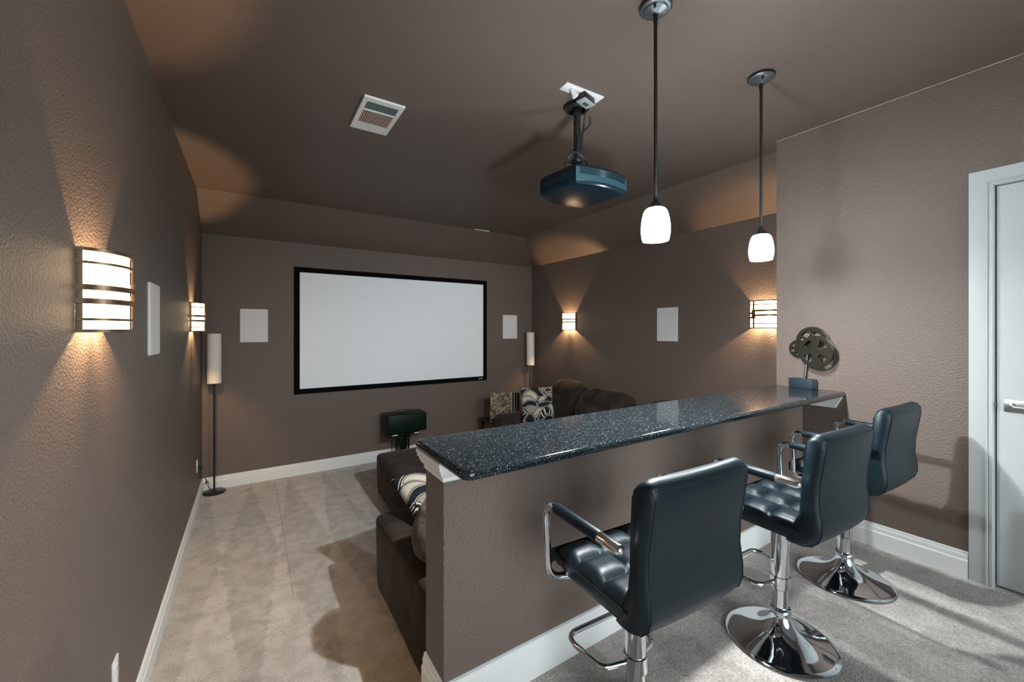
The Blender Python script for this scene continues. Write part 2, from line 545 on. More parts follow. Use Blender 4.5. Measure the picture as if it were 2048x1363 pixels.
# ceiling with sloped sides along the back and right walls
bm = BM()
tp_ = H+.12
pts_ = {}
def cv(x, y, z):
    return pts_.setdefault((x, y, z), bm.verts.new((x, y, z))) if (x, y, z) not in pts_ else pts_[(x, y, z)]
def cq(*p): bm.faces.new([cv(*q) for q in p])
x0_ = XL-.02
cq((x0_, YREAR, H), (XC, YREAR, H), (XC, YC, H), (x0_, YC, H))
cq((x0_, YC, H), (XC, YC, H), (XR1, YD, ZS), (x0_, YD, ZS))
cq((XC, YC, H), (XC, YREAR, H), (XR1, YREAR, ZS), (XR1, YD, ZS))
cq((x0_, YREAR, tp_), (XR1, YREAR, tp_), (XR1, YD, tp_), (x0_, YD, tp_))
cq((x0_, YD, ZS), (XR1, YD, ZS), (XR1, YD, tp_), (x0_, YD, tp_))
cq((XR1, YD, ZS), (XR1, YREAR, ZS), (XR1, YREAR, tp_), (XR1, YD, tp_))
cq((x0_, YREAR, H), (x0_, YC, H), (x0_, YD, ZS), (x0_, YD, tp_), (x0_, YREAR, tp_))
cq((x0_, YREAR, H), (XC, YREAR, H), (XR1, YREAR, ZS), (XR1, YREAR, tp_), (x0_, YREAR, tp_))
struct('ceiling', bm, M_ceil, label='textured taupe ceiling with sloped edges')

bm = BM(); box(bm, XL-.12, XL, YREAR, YD+.12, 0, H+.05)
struct('wall_left', bm, M_wall, label='textured dark taupe wall on the aisle side')
bm = BM(); box(bm, XL-.12, XR1+.12, YD, YD+.12, 0, ZS+.4)
struct('wall_back', bm, M_wall, label='dark taupe wall behind the projection screen')
bm = BM(); box(bm, XR1, XR1+.12, YB2-.3, YD+.12, 0, ZS+.4)
struct('wall_right', bm, M_wall, label='dark taupe wall beside the sofa')
# entry wall with a door opening
DY0, DY1, DZ = -0.42, 0.409, 2.551
bm = BM()
box(bm, XR2, XR1+.02, DY1+.012, YB2, ZP-.05, H+.02)
box(bm, XR2, XR2+.13, YREAR, DY0-.012, ZP-.05, H+.02)
box(bm, XR2, XR2+.13, DY0-.012, DY1+.012, DZ+.012, H+.02)
struct('wall_right_entry', bm, M_wall, label='textured taupe wall between the bar and the white door')
# bar half wall
bm = BM(); box(bm, XB, XR2, YB, YB2, 0, 1.349, 0.004, 2)
struct('wall_half', bm, M_wall, label='taupe half wall carrying the granite bar top')

# baseboards : stepped profile (offset from wall, height)
BB = [(0, 0), (.017, 0), (.017, .094), (.012, .101), (.012, .122), (.008, .130), (.008, .140), (0, .144)]
def baseboard(name, path, z, label):
    """path: list of (x, y, nx, ny) corner points with the outward offset direction"""
    bm = BM()
    rows = []
    for (x, y, nx, ny) in path:
        rows.append([bm.verts.new((x+nx*o, y+ny*o, z+h)) for o, h in BB])
    for a, b in zip(rows, rows[1:]):
        for i in range(len(BB)-1):
            bm.faces.new((a[i], a[i+1], b[i+1], b[i]))
    bm.faces.new(rows[0]); bm.faces.new(rows[-1])
    struct(name, bm, M_white, label=label)
baseboard('baseboard_left', [(XL, 1.73, 1, 0), (XL, YD, 1, -1)], 0, 'white baseboard along the aisle wall')
baseboard('baseboard_back', [(XL, YD, 1, -1), (XR1, YD, -1, -1)], 0, 'white baseboard under the projection screen')
baseboard('baseboard_half', [(XB, YB2, -1, 0), (XB, YB, -1, -1), (XR2, YB, -1, -1)], ZP, 'white baseboard at the foot of the bar half wall')
baseboard('baseboard_right', [(XR2, YB, -1, -1), (XR2, .503, -1, 0)], ZP, 'white baseboard between bar and door')
baseboard('baseboard_rear', [(XL, YREAR, 1, 0), (XL, YB2, 1, 0)], ZP, 'white baseboard on the platform along the aisle wall')

# crown moulding under the bar top and the matching cleat on the entry wall
CR = [(0, 0), (.005, 0), (.009, .006), (.009, .014), (.012, .018), (.020, .024), (.029, .034), (.036, .046), (.038, .052), (.045, .054), (.045, .066), (.05, .068), (.05, .081), (0, .081)]
def crown(bm, path, z):
    rows = []
    for (x, y, nx, ny) in path:
        rows.append([bm.verts.new((x+nx*o, y+ny*o, z+h)) for o, h in CR])
    for a, b in zip(rows, rows[1:]):
        for i in range(len(CR)-1):
            bm.faces.new((a[i], a[i+1], b[i+1], b[i]))
    bm.faces.new(rows[0]); bm.faces.new(rows[-1])
bm = BM()
crown(bm, [(XB, YB2, -.75, 0), (XB, YB, -.75, -1), (XR2, YB, 0, -1)], 1.268)
struct('trim_1', bm, M_white, 30, 'white crown moulding under the granite bar top')
bm = BM()
prism(bm, [(YB-.05, 1.268), (YB-.05, 1.349), (1.06, 1.349), (1.10, 1.268)], lambda p: (XR2, *p), lambda p: (XR2-.02, *p))
struct('trim_2', bm, M_white, label='white cleat under the bar top on the entry wall')

# door casing + door
bm = BM()
CW = [(0, 0), (0, .014), (.058, .014), (.060, .020), (.066, .020), (.070, .012), (.078, .017), (.084, .017), (.089, .010), (.089, 0)]
zt, yo, yi = 2.640, .500, .411
def casing_row(corner):
    out = []
    for o, t in CW:
        out.append(bm.verts.new(corner(o, t)))
    return out
r1 = casing_row(lambda o, t: (XR2-t, yo-o, ZP))
r2 = casing_row(lambda o, t: (XR2-t, yo-o, zt-o))
r3 = casing_row(lambda o, t: (XR2-t, DY0-.089+o, zt-o))
r4 = casing_row(lambda o, t: (XR2-t, DY0-.089+o, ZP))
for a, b in ((r1, r2), (r2, r3), (r3, r4)):
    for i in range(len(CW)-1): bm.faces.new((a[i], a[i+1], b[i+1], b[i]))
# jamb lining
box(bm, XR2-.002, XR2+.13, DY1, DY1+.012, ZP, DZ+.012)
box(bm, XR2-.002, XR2+.13, DY0-.012, DY0, ZP, DZ+.012)
box(bm, XR2-.002, XR2+.13, DY0-.012, DY1+.012, DZ, DZ+.012)
box(bm, XR2+.05, XR2+.06, DY1-.010, DY1, ZP, DZ)
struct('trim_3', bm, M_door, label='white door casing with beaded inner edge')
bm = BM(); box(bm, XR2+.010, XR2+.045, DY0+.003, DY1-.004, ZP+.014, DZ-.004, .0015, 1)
door = struct('door_1', bm, M_door, label='plain white door with satin lever handle')
HZ, HY = 1.397, .380
bm = BM(); box(bm, XR2+.001, XR2+.0105, HY-.16, HY, HZ-.031, HZ+.031, .002, 2)
hp = obj('handle_plate', bm, M_nickel, door, 40)
bm = BM()
tube(bm, fillet([(XR2+.005, HY-.030, HZ), (XR2-.042, HY-.030, HZ), (XR2-.044, HY-.15, HZ-.002)], .012, 5), .0085, 12)
lathe(bm, [(0, -.001), (.016, -.001), (.016, .010), (.011, .014), (0, .014)], 20, Matrix.Translation((XR2+.002, HY-.030, HZ)) @ Matrix.Rotation(-PI/2, 4, 'Y'))
obj('door_lever', bm, M_nickel, hp, 50)
bm = BM(); box(bm, XR2-.003, XR2+.011, DY1-.0035, DY1+.008, HZ-.012, HZ+.012, .003, 2)
obj('strike_plate', bm, M_nickel, door, 40)

# thin pale caulk bead where the entry wall meets the ceiling
bm = BM(); tube(bm, [(XR2-.001, YREAR+.02, H-.001), (XR2-.001, YB2, H-.001)], .0021, 8)
struct('trim_4', bm, simple('grey_caulk', (.42, .40, .38), .6), label='thin pale caulk line between entry wall and ceiling')

# ------------------------------------------------------------------ bar countertop
CT = 1.381
b_ = .0145
me = plate([rrect(.5135+b_, XR2-.001-b_+.03, 1.045+b_, 1.478-b_, .022)], .0015, b_, 5, 'bar_countertop')
# keep the right end flush against the wall
for v in me.vertices:
    if v.co.x > XR2-.001: v.co.x = XR2-.001
o = objm('bar_countertop', me, M_granite, None, 40, (0, 0, CT-.016))
tag(o, 'long polished black granite bar top with rounded edge on the half wall', 'countertop')

# ------------------------------------------------------------------ bar stools
def make_stool(name, label, x, y, rz, lift):
    """local: origin on the floor under the column, +y the way the sitter faces; lift = seat top height"""
    t = thing(name, label, 'bar stool', (x, y, ZP), rz, 'black leather bar stools along the bar')
    z0 = lift
    W = .218
    # base: trumpet dish
    bm = BM()
    prof = [(0, .004), (.195, .004), (.207, .006), (.211, .009), (.208, .012), (.190, .017), (.160, .025), (.125, .037), (.095, .051), (.070, .068), (.052, .088), (.041, .108), (.036, .126), (.0355, .135)]
    lathe(bm, prof, 64)
    bs = obj('base', bm, M_chrome, t, 60)
    bm = BM(); lathe(bm, [(.0, .130), (.036, .130), (.042, .134), (.044, .141), (.042, .148), (.036, .152), (0, .152)], 40)
    obj('base_collar', bm, M_chrome, bs, 60)
    # outer column and sliding inner piston cover
    bm = BM(); lathe(bm, [(0, .13), (.030, .13), (.030, .232), (.0, .232)], 32)
    obj('lower_column', bm, M_chrome, t, 60)
    bm = BM(); lathe(bm, [(0, .236), (.034, .236), (.034, z0-.13), (.032, z0-.10), (.045, z0-.095), (.045, z0-.083), (0, z0-.083)], 32)
    obj('upper_column', bm, M_chrome, t, 60)
    # footrest loop
    bm = BM()
    f = .262
    tube(bm, fillet([(-.030, .01, f), (-.115, .03, f), (-.150, .19, f+.012), (.150, .19, f+.012), (.115, .03, f), (.030, .01, f)], .04, 6), .0095, 12)
    fr = obj('footrest', bm, M_chrome, t, 60)
    bm = BM(); lathe(bm, [(.033, f-.026), (.038, f-.024), (.038, f+.026), (.033, f+.028)], 32)
    obj('footrest_ring', bm, M_chrome, fr, 60)
    # mount plate
    bm = BM(); box(bm, -.10, .10, -.10, .10, z0-.088, z0-.078, .004, 2)
    obj('seat_plate', bm, M_black, t, 40)
    # seat : padded block with quilted top
    bm = BM()
    nx, ny = 36, 30
    yb0, yf = -.175, .172
    def puff(u, v, k=3):
        a = abs(math.sin(u*k*PI)); c = abs(math.sin(v*k*PI))
        return (min(1, a*1.25)**.55)*(min(1, c*1.25)**.55)
    grid = []
    for j in range(ny+1):
        row = []
        for i in range(nx+1):
            u, v = i/nx, j/ny
            xx = -W+2*W*u; yy = yb0+(yf-yb0)*v
            ed = min(u, 1-u)*2*W
            ef = (1-v)*(yf-yb0)
            drop = .022*max(0, 1-ed/.03)**2 + .030*max(0, 1-ef/.05)**2
            row.append(bm.verts.new((xx, yy, z0-.016+.020*puff(u, v)-drop)))
        grid.append(row)
    for j in range(ny):
        for i in range(nx):
            bm.faces.new((grid[j][i], grid[j][i+1], grid[j+1][i+1], grid[j+1][i]))
    # sides down to the underside
    ring = [grid[0][i] for i in range(nx+1)]+[grid[j][nx] for j in range(1, ny+1)]+[grid[ny][i] for i in range(nx-1, -1, -1)]+[grid[j][0] for j in range(ny-1, 0, -1)]
    prev = ring
    for dz, ins in ((-.030, -.001), (-.055, .002), (-.075, .010), (-.085, .03)):
        cur = []
        for v in ring:
            x2 = v.co.x*(1-ins/W); y2 = v.co.y
            if v.co.y > 0: y2 = v.co.y*(1-ins*1.6/yf)
            cur.append(bm.verts.new((x2, y2, z0+dz+ (.012 if v.co.y > .12 else 0))))
        n = len(ring)
        for i in range(n):
            bm.faces.new((prev[i], prev[(i+1) % n], cur[(i+1) % n], cur[i]))
        prev = cur
    bm.faces.new(prev)
    seat = obj('seat', bm, M_leather, t, 70)
    bm = BM()
    zz = z0-.030
    tube(bm, [(-W-.001, yb0, zz), (-W-.001, yf-.012, zz), (-W+.012, yf+.001, zz), (W-.012, yf+.001, zz), (W+.001, yf-.012, zz), (W+.001, yb0, zz)], .0022, 6)
    obj('piping', bm, M_leather, seat, 60)
    # backrest with rounded lower corner
    bm = BM()
    front = [(-.150, -.005), (-.166, .03), (-.172, .09), (-.176, .16), (-.183, .23), (-.192, .29), (-.199, .318)]
    top = [(-.206, .333), (-.222, .341), (-.240, .338)]
    rear = [(-.252, .325), (-.254, .29), (-.244, .22), (-.233, .15), (-.231, .08), (-.240, .02), (-.240, -.02), (-.228, -.055), (-.205, -.078), (-.175, -.089), (-.14, -.090), (-.12, -.086)]
    poly = [(a, z0+b) for a, b in front+top+rear]
    ns = 24
    rows = []
    cy = -.195
    for k in range(ns+1):
        s = -1+2*k/ns
        s = math.copysign(abs(s)**.6, s)
        xx = W*s
        e = (W-abs(xx))
        ins = .020*(1-math.sqrt(max(0, 1-max(0, 1-e/.022)**2)))
        rnd = .026*(1-math.sqrt(max(0, 1-max(0, 1-e/.05)**2)))
        row = []
        for i, (a, bz) in enumerate(poly):
            p0 = Vector(poly[i-1]); p1 = Vector(poly[(i+1) % len(poly)])
            tn = (p1-p0).normalized(); nrm = Vector((tn.y, -tn.x))
            cc = Vector((a, bz))
            bow = 0.010*(1-s*s)
            q = cc+nrm*(-ins)*(-1) if False else cc
            # inset towards the section centre line
            qc = Vector((cy, bz))
            dd = qc-cc
            if dd.length > 1e-6: q = cc+dd.normalized()*min(ins, dd.length*.6)
            zq = q.y
            if bz > z0+.30: zq -= rnd
            if bz < z0-.05: zq += ins*.8
            yq = q.x - (bow if i >= len(front)+2 else bow*.6)
            if i < len(front) and i > 0:
                u = (s+1)/2; v = (bz-z0)/.33
                yq += .010*(puff(u, max(0, min(1, v)))-1)*(1 if e > .02 else 0)
            row.append(bm.verts.new((xx, yq, zq)))
        rows.append(row)
    m_ = len(poly)
    for a, b in zip(rows, rows[1:]):
        for i in range(m_):
            bm.faces.new((a[i], a[(i+1) % m_], b[(i+1) % m_], b[i]))
    bm.faces.new(rows[0]); bm.faces.new(rows[-1])
    back = obj('backrest', bm, M_leather, t, 50)
    # seam around the rear panel
    bm = BM()
    def ry(a, x): return a-.010*(1-(x/W)**2)-.0004
    for sx in (-1, 1):
        xs = sx*(W-.020)
        tube(bm, [(xs, ry(a, xs), z0+b) for a, b in rear[1:10]], .0016, 6)
        tube(bm, [(sx*(W-.020), ry(-.254, xs), z0+.29), (sx*(W-.013), -.2515, z0+.314), (sx*(W-.008), -.238, z0+.3195), (sx*(W-.006), -.215, z0+.3215)], .0016, 6)
    tube(bm, [(x, ry(-.2525, x), z0+.318) for x in (-W+.02, -.17, -.12, -.06, 0, .06, .12, .17, W-.02)], .0016, 6)
    obj('back_seam', bm, M_thread, back, 60)
    # arms
    for sx in (-1, 1):
        xa = .262*sx
        bm = BM()
        pts = fillet([(.14*sx, .10, z0-.087), (xa, .128, z0-.082), (xa, .140, z0+.163), (xa, -.16, z0+.160)], .045, 8)
        tube(bm, pts, .0125, 14)
        arm = obj('armrest', bm, M_chrome, t, 60)
        bm = BM(); tube(bm, [(xa, .085, z0+.163), (xa, .080, z0+.163), (xa, -.115, z0+.161), (xa, -.120, z0+.161)], [.0155, .0175, .0175, .0155], 18)
        obj('arm_pad', bm, M_leather, arm, 50)
        bm = BM(); tube(bm, [(xa, -.118, z0+.161), (xa, -.190, z0+.160), (xa, -.199, z0+.160), (xa, -.204, z0+.160)], [.0158, .0158, .0125, .006], 18)
        obj('end_cap', bm, M_cap, arm, 60)
    return t

make_stool('bar_stool', 'black leather bar stool nearest the open end of the bar, its base cut off', 1.073, .905, -.058, 1.061-ZP)
make_stool('bar_stool', 'black leather bar stool in the middle of the row of three', 1.947, .850, -.055, 1.067-ZP)
make_stool('bar_stool', 'black leather bar stool nearest the wall with the white door', 2.725, .872, -.040, 1.077-ZP)

# ------------------------------------------------------------------ pendants
def pendant(x, y, label, watt, glass):
    t = thing('pendant_lamp', label, 'pendant lamp', (x, y, H), 0, 'pendant lamps over the bar')
    bm = BM()
    lathe(bm, [(0, -.012), (.066, -.014), (.063, -.018), (.055, -.021), (.050, -.021), (.048, -.026), (.044, -.027), (.020, -.034), (.014, -.036), (.012, -.042), (0, -.042)], 40)
    c = obj('canopy', bm, M_gun, t, 35)
    bm = BM(); lathe(bm, [(0, 0), (.066, 0), (.068, -.004), (.068, -.013), (.066, -.0145), (0, -.0115)], 40)
    obj('canopy_rim', bm, M_black, c, 35)
    for a in (.6, .6+PI):
        px, py = .046*math.cos(a), .046*math.sin(a)
        bm = BM(); lathe(bm, [(0, -.040), (.005, -.039), (.006, -.034), (.004, -.026), (0, -.024)], 12, Matrix.Translation((px, py, 0)))
        obj('canopy_screw', bm, M_black, c, 50)
    bm = BM()
    tube(bm, [(0, 0, -.038), (0, 0, -.075)], .0095, 14)
    tube(bm, [(0, 0, -.07), (0, 0, -.842)], .0076, 14)
    obj('rod', bm, M_black, t, 50)
    bm = BM(); lathe(bm, [(0, -.828), (.008, -.830), (.011, -.845), (.022, -.862), (.034, -.874), (.036, -.879), (0, -.879)], 32)
    obj('socket_cap', bm, M_black, t, 50)
    bm = BM()
    prof = [(.030, -.8785), (.040, -.882), (.048, -.893), (.0555, -.920), (.0595, -.950), (.0605, -.972), (.0585, -.995), (.0535, -1.018), (.0505, -1.018), (.0555, -.995), (.0575, -.972), (.0565, -.950), (.0525, -.920), (.045, -.895), (.030, -.884), (.030, -.8785)]
    lathe(bm, prof, 40)
    obj('shade', bm, glass, t, 40)
    li = bpy.data.lights.new('pendant_bulb', 'POINT'); li.energy = watt; li.color = (0.92, 0.97, 0.98); li.shadow_soft_size = .022
    lo = bpy.data.objects.new('bulb', li); COL.objects.link(lo); lo.parent = t; lo.location = (0, 0, -1.000)
    return t
pendant(1.475, 1.135, 'dark rod pendant lamp with glowing white glass, nearer the middle of the ceiling', 142.0, M_pend)
pendant(2.376, 1.133, 'dark rod pendant lamp with glowing white glass, nearer the door wall', 38.0, M_pend2)

# ------------------------------------------------------------------ sconces
SW, SD, SH = .140, .098, .130
def sconce(name, label, x, y, z, side, flip):
    """side=+1: on the left wall facing +x, -1: on the right wall facing -x"""
    t = thing(name, label, 'wall sconce', (x, y, z), 0, 'half cylinder wall sconces')
    # local frame: lx along wall (viewer's left to right), ly out of the wall
    if side > 0: M3 = Matrix(((0, 1, 0), (1, 0, 0), (0, 0, 1)))       # viewer's right = +y
    else: M3 = Matrix(((0, -1, 0), (-1, 0, 0), (0, 0, 1)))             # viewer's right = -y
    R180 = Matrix.Diagonal((-1, 1, -1)) if flip else Matrix.Identity(3)
    def P(th, zz, off=0.0):
        # th: 0 at viewer's left edge .. PI at the right edge
        q = Vector((-(SW+off)*math.cos(th), .0005+(SD+off)*math.sin(th), zz))
        return M3 @ (R180 @ q)
    def strip(bm, t0, t1, z0, z1, off, thick=.004, n=20):
        n = max(2, int(n*(t1-t0)/PI)+2)
        A = []
        for k in range(n+1):
            th = t0+(t1-t0)*k/n
            A.append([bm.verts.new(P(th, zz, oo)) for zz, oo in ((z0, off), (z1, off), (z1, off+thick), (z0, off+thick))])
        for a, b in zip(A, A[1:]):
            for i in range(4): bm.faces.new((a[i], a[(i+1) % 4], b[(i+1) % 4], b[i]))
        bm.faces.new(A[0]); bm.faces.new(A[-1])
    bm = BM(); strip(bm, .03, PI-.03, -SH+.006, SH-.006, -.008, .004, 40)
    obj('glass_shade', bm, M_sconce, t, 60)
    bm = BM()
    strip(bm, 0, PI, SH-.008, SH+.002, -.002, .008)
    strip(bm, 0, PI, -SH-.002, -SH+.008, -.002, .008)
    for a in (0, PI):
        strip(bm, max(0, a-.16), min(PI, a+.16), -SH, SH, -.002, .004)
    def tf(f): return math.acos(max(-1, min(1, 1-2*f)))
    obj('frame', bm, M_bronze, t, 40)
    TB = tf(.27)
    for (a, b, zc, hh) in ((.0, PI, .091, .0075), (0, PI, -.086, .0075), (TB, PI, .034, .017), (TB, PI, -.009, .017), (0, TB, .011, .016), (0, TB, -.030, .016)):
        bm = BM(); strip(bm, a, b, zc-hh/2, zc+hh/2, .003, .004)
        obj('strap', bm, M_bronze, t, 40)
    bm = BM(); strip(bm, TB-.055, TB+.055, -SH, SH, .004, .004)
    obj('upright_bar', bm, M_bronze, t, 40)
    bm = BM(); strip(bm, TB-.13, TB+.13, -.040, .044, .006, .005)
    obj('square_block', bm, M_bronze, t, 40)
    # wall plate and lampholder
    bm = BM()
    for p0, p1 in (((-.05, .000), (.05, .004)),):
        corners = [M3 @ (R180 @ Vector(q)) for q in ((-.05, 0, -.06), (.05, 0, -.06), (.05, 0, .06), (-.05, 0, .06), (-.05, .004, -.06), (.05, .004, -.06), (.05, .004, .06), (-.05, .004, .06))]
        v = [bm.verts.new(c) for c in corners]
        for f in ((0, 1, 2, 3), (4, 5, 6, 7), (0, 1, 5, 4), (1, 2, 6, 5), (2, 3, 7, 6), (3, 0, 4, 7)): bm.faces.new([v[i] for i in f])
    obj('back_plate', bm, M_bronze, t)
    bm = BM(); lathe(bm, [(0, -.120), (.010, -.120), (.012, -.085), (0, -.078)], 20, Matrix.Translation((side*.036, 0, 0)))
    obj('lampholder', bm, M_bronze, t, 40)
    if True:
        li = bpy.data.lights.new('sconce_bulb', 'POINT')
        li.energy = SCONCE_W
        li.color = (1.0, 0.64, 0.33)
        li.shadow_soft_size = 0.016
        lo = bpy.data.objects.new('bulb', li)
        COL.objects.link(lo)
        lo.parent = t
        lo.location = (side*.036, 0, -.045)
    return t
SCONCE_W = 36.0
sconce('wall_sconce', 'large lit bronze banded sconce nearest on the aisle wall', XL, 1.902, 1.914, 1, True)
sconce('wall_sconce', 'lit bronze banded sconce above the left floor lamp in the corner', XL, 4.648, 1.905, 1, True)
sconce('wall_sconce', 'lit bronze banded sconce above the sofa, nearest the right floor lamp', XR1, 4.655, 1.915, -1, False)
sconce('wall_sconce', 'lit bronze banded sconce above the film reel sculpture', XR1, 1.886, 1.935, -1, False)

# ------------------------------------------------------------------ in-wall speakers
def speaker(label, M):
    t = thing('wall_speaker', label, 'wall speaker', M.translation, 0, 'white flush wall speakers')
    R = M.to_3x3().to_4x4()
    me = plate([rrect(-.136, .136, -.192, .192, .008)], .0035, .0015, 2, 'bezel')
    me.transform(R @ Matrix.Translation((0, 0, .004)))
    objm('bezel', me, M_plate, t, 30)
    me = plate([rrect(-.131, .131, -.187, .187, .006)], .001, .0008, 2, 'grille')
    me.transform(R @ Matrix.Translation((0, 0, .0085)))
    objm('grille', me, M_grille, t, 30)
def wallM(o, ex, nrm):
    ex = Vector(ex); nz = Vector(nrm); ey = Vector((0, 0, 1))
    return Matrix(((ex.x, ey.x, nz.x, o[0]), (ex.y, ey.y, nz.y, o[1]), (ex.z, ey.z, nz.z, o[2]), (0, 0, 0, 1)))
speaker('white flush speaker plate on the aisle wall between the two sconces', wallM((XL, 2.940, 1.848), (0, 1, 0), (1, 0, 0)))
speaker('white flush speaker plate on the screen wall, by the left floor lamp', wallM((.037, YD, 1.840), (1, 0, 0), (0, -1, 0)))
speaker('white flush speaker plate on the screen wall, by the right floor lamp', wallM((3.602, YD, 1.840), (1, 0, 0), (0, -1, 0)))
speaker('white flush speaker plate on the right wall between two sconces', wallM((XR1, 2.952, 1.853), (0, -1, 0), (-1, 0, 0)))

# ------------------------------------------------------------------ projection screen
t = thing('projection_screen', 'large white projection screen in a black frame on the back wall', 'projection screen', (1.80, YD, 1.781))
W2, H2, FW = 1.350, .783, .062
bm = BM()
def fprof(o): # outer->inner profile
    return [(0, 0), (0, .030), (.008, .036), (.050, .034), (FW, .022), (FW, 0)]
rows = []
for sx, sz in ((-1, -1), (1, -1), (1, 1), (-1, 1)):
    rows.append([bm.verts.new((sx*(W2-a), -d, sz*(H2-a))) for a, d in fprof(0)])
for k in range(4):
    a, b = rows[k], rows[(k+1) % 4]
    for i in range(5): bm.faces.new((a[i], a[i+1], b[i+1], b[i]))
fr = obj('frame', bm, M_frame, t)
bm = BM(); box(bm, -W2+.055, W2-.055, -.022, -.012, -H2+.055, H2-.055)
obj('screen_fabric', bm, M_screen, t)
# small badge lettering too fine to read: a low run of strokes with one tall stroke
bm = BM()
for bx, bw, bz, bh in ((0, .010, 0, .012), (.012, .008, .003, .009), (.022, .008, .003, .006), (.032, .006, .003, .006), (.040, .010, .002, .014), (.052, .007, .002, .021)):
    box(bm, W2-.148+bx, W2-.148+bx+bw, -.0362, -.0345, -H2+.022+bz, -H2+.022+bz+bh)
obj('badge', bm, M_logo, fr)

# ------------------------------------------------------------------ projector on its ceiling mount
PX, PY = 1.716, 1.905
t = thing('projector', 'black ceiling projector hanging from a short pole', 'projector', (PX, PY, H))
def loc(p): return Vector(p)-Vector((PX, PY, H))
A, B, C, D = Vector((1.606, 2.140)), Vector((1.637, 1.826)), Vector((2.060, 1.812)), Vector((2.046, 2.190))
def curve(p, q, bulge, n=12):
    d = (q-p); nn = Vector((d.y, -d.x)).normalized()
    return [p+d*(k/n)+nn*bulge*math.sin(PI*k/n) for k in range(n)]
outline = curve(A, B, .004, 6)+curve(B, C, .035, 16)+curve(C, D, .004, 6)+curve(D, A, .060, 16)
cen = Vector((1.835, 1.985))
def scl(f): return [cen+(p-cen)*f for p in outline]
bm = BM()
rings = []
for f, z in ((.86, 2.668), (.955, 2.672), (.985, 2.680), (1.0, 2.692), (1.0, 2.772), (.985, 2.780), (.93, 2.795), (.78, 2.812), (.5, 2.822)):
    rings.append([bm.verts.new(loc((p.x, p.y, z))) for p in scl(f)])
n = len(outline)
for a, b in zip(rings, rings[1:]):
    for i in range(n): bm.faces.new((a[i], a[(i+1) % n], b[(i+1) % n], b[i]))
bm.faces.new(rings[0]); bm.faces.new(rings[-1])
body = obj('body', bm, M_proj, t, 35)
# rear panel, slightly lighter satin, with louvres on the upper half
bm = BM()
nB, nC = 6, 22
seg = scl(1.004)[nB:nC+1]
a = [bm.verts.new(loc((p.x, p.y, 2.694))) for p in seg]; b = [bm.verts.new(loc((p.x, p.y, 2.772))) for p in seg]
for i in range(len(seg)-1): bm.faces.new((a[i], a[i+1], b[i+1], b[i]))
rp = obj('rear_panel', bm, M_projm, body, 60)
bm = BM()
sg = scl(1.012)[nB+1:nC]
for k in range(7):
    z = 2.732+k*.0058
    tube(bm, [loc((p.x, p.y, z)) for p in sg], .0017, 6)
obj('vent_louvre', bm, M_proj, rp, 60)
# side ports
for k, (f, zz, w) in enumerate(((.15, 2.735, .02), (.27, 2.74, .03), (.42, 2.745, .02), (.55, 2.735, .034), (.7, 2.75, .016))):
    p = A+(B-A)*f
    bm = BM(); box(bm, -.003, .003, -w/2, w/2, -.006, .006, 0, 1, Matrix.Translation(loc((p.x-.001, p.y, zz))))
    obj('port', bm, M_cable, body)
bm = BM(); lathe(bm, [(0, 0), (.040, 0), (.040, .02), (.034, .024), (.030, .012), (0, .010)], 32, Matrix.Translation(loc((1.80, 2.225, 2.725))) @ Matrix.Rotation(-PI/2, 4, 'X'))
obj('lens', bm, M_black, body, 40)
# mount
bm = BM()
lathe(bm, [(.050, -.001), (.074, -.001), (.078, -.010), (.076, -.026), (.062, -.036), (.050, -.034)], 32)
for k in range(3):
    a_ = k*2*PI/3+.4
    box(bm, -.006, .052, -.007, .007, -.030, -.020, 0, 1, Matrix.Rotation(a_, 4, 'Z'))
mt = obj('ceiling_flange', bm, M_black, t, 40)
bm = BM(); tube(bm, [(0, 0, -.004), (0, 0, -.345)], .0205, 20); lathe(bm, [(.02, -.02), (.027, -.022), (.027, -.060), (.02, -.064)], 20)
obj('mount_pole', bm, M_black, t, 50)
bm = BM()
lathe(bm, [(0, -.34), (.034, -.342), (.036, -.355), (.03, -.366), (0, -.372)], 24)
for p in ((1.64, 1.88), (1.84, 1.90), (1.90, 2.06), (1.70, 2.08)):
    q = loc((p[0], p[1], 2.806)); tube(bm, [(0, 0, -.362), q+Vector((0, 0, .012)), q], .007, 8)
obj('mount_arms', bm, M_black, t, 50)
def cab(pts, r=.0062):
    bm = BM(); tube(bm, fillet(pts, .05, 6), r, 8)
    obj('cable', bm, M_cable, t, 60)
cab([(.015, -.062, -.075), (.034, -.028, -.13), (.026, -.018, -.20), (.024, -.012, -.30), (-.05, -.03, -.312), (-.085, -.02, -.345), (-.075, .03, -.385)])
cab([(.055, -.052, -.072), (.075, -.045, -.12), (.03, -.027, -.165), (-.012, -.022, -.20), (-.016, -.02, -.31), (.02, -.03, -.33), (.07, -.02, -.36), (.10, .0, -.385)], .0055)
cab([(-.10, .16, -.425), (-.085, .12, -.40), (-.06, .07, -.392), (-.02, .02, -.375)], .004)
for z in (-.12, -.19, -.28):
    bm = BM(); lathe(bm, [(.0205, z-.003), (.0235, z-.003), (.0235, z+.003), (.0205, z+.003)], 20)
    obj('cable_tie', bm, M_black, t, 40)

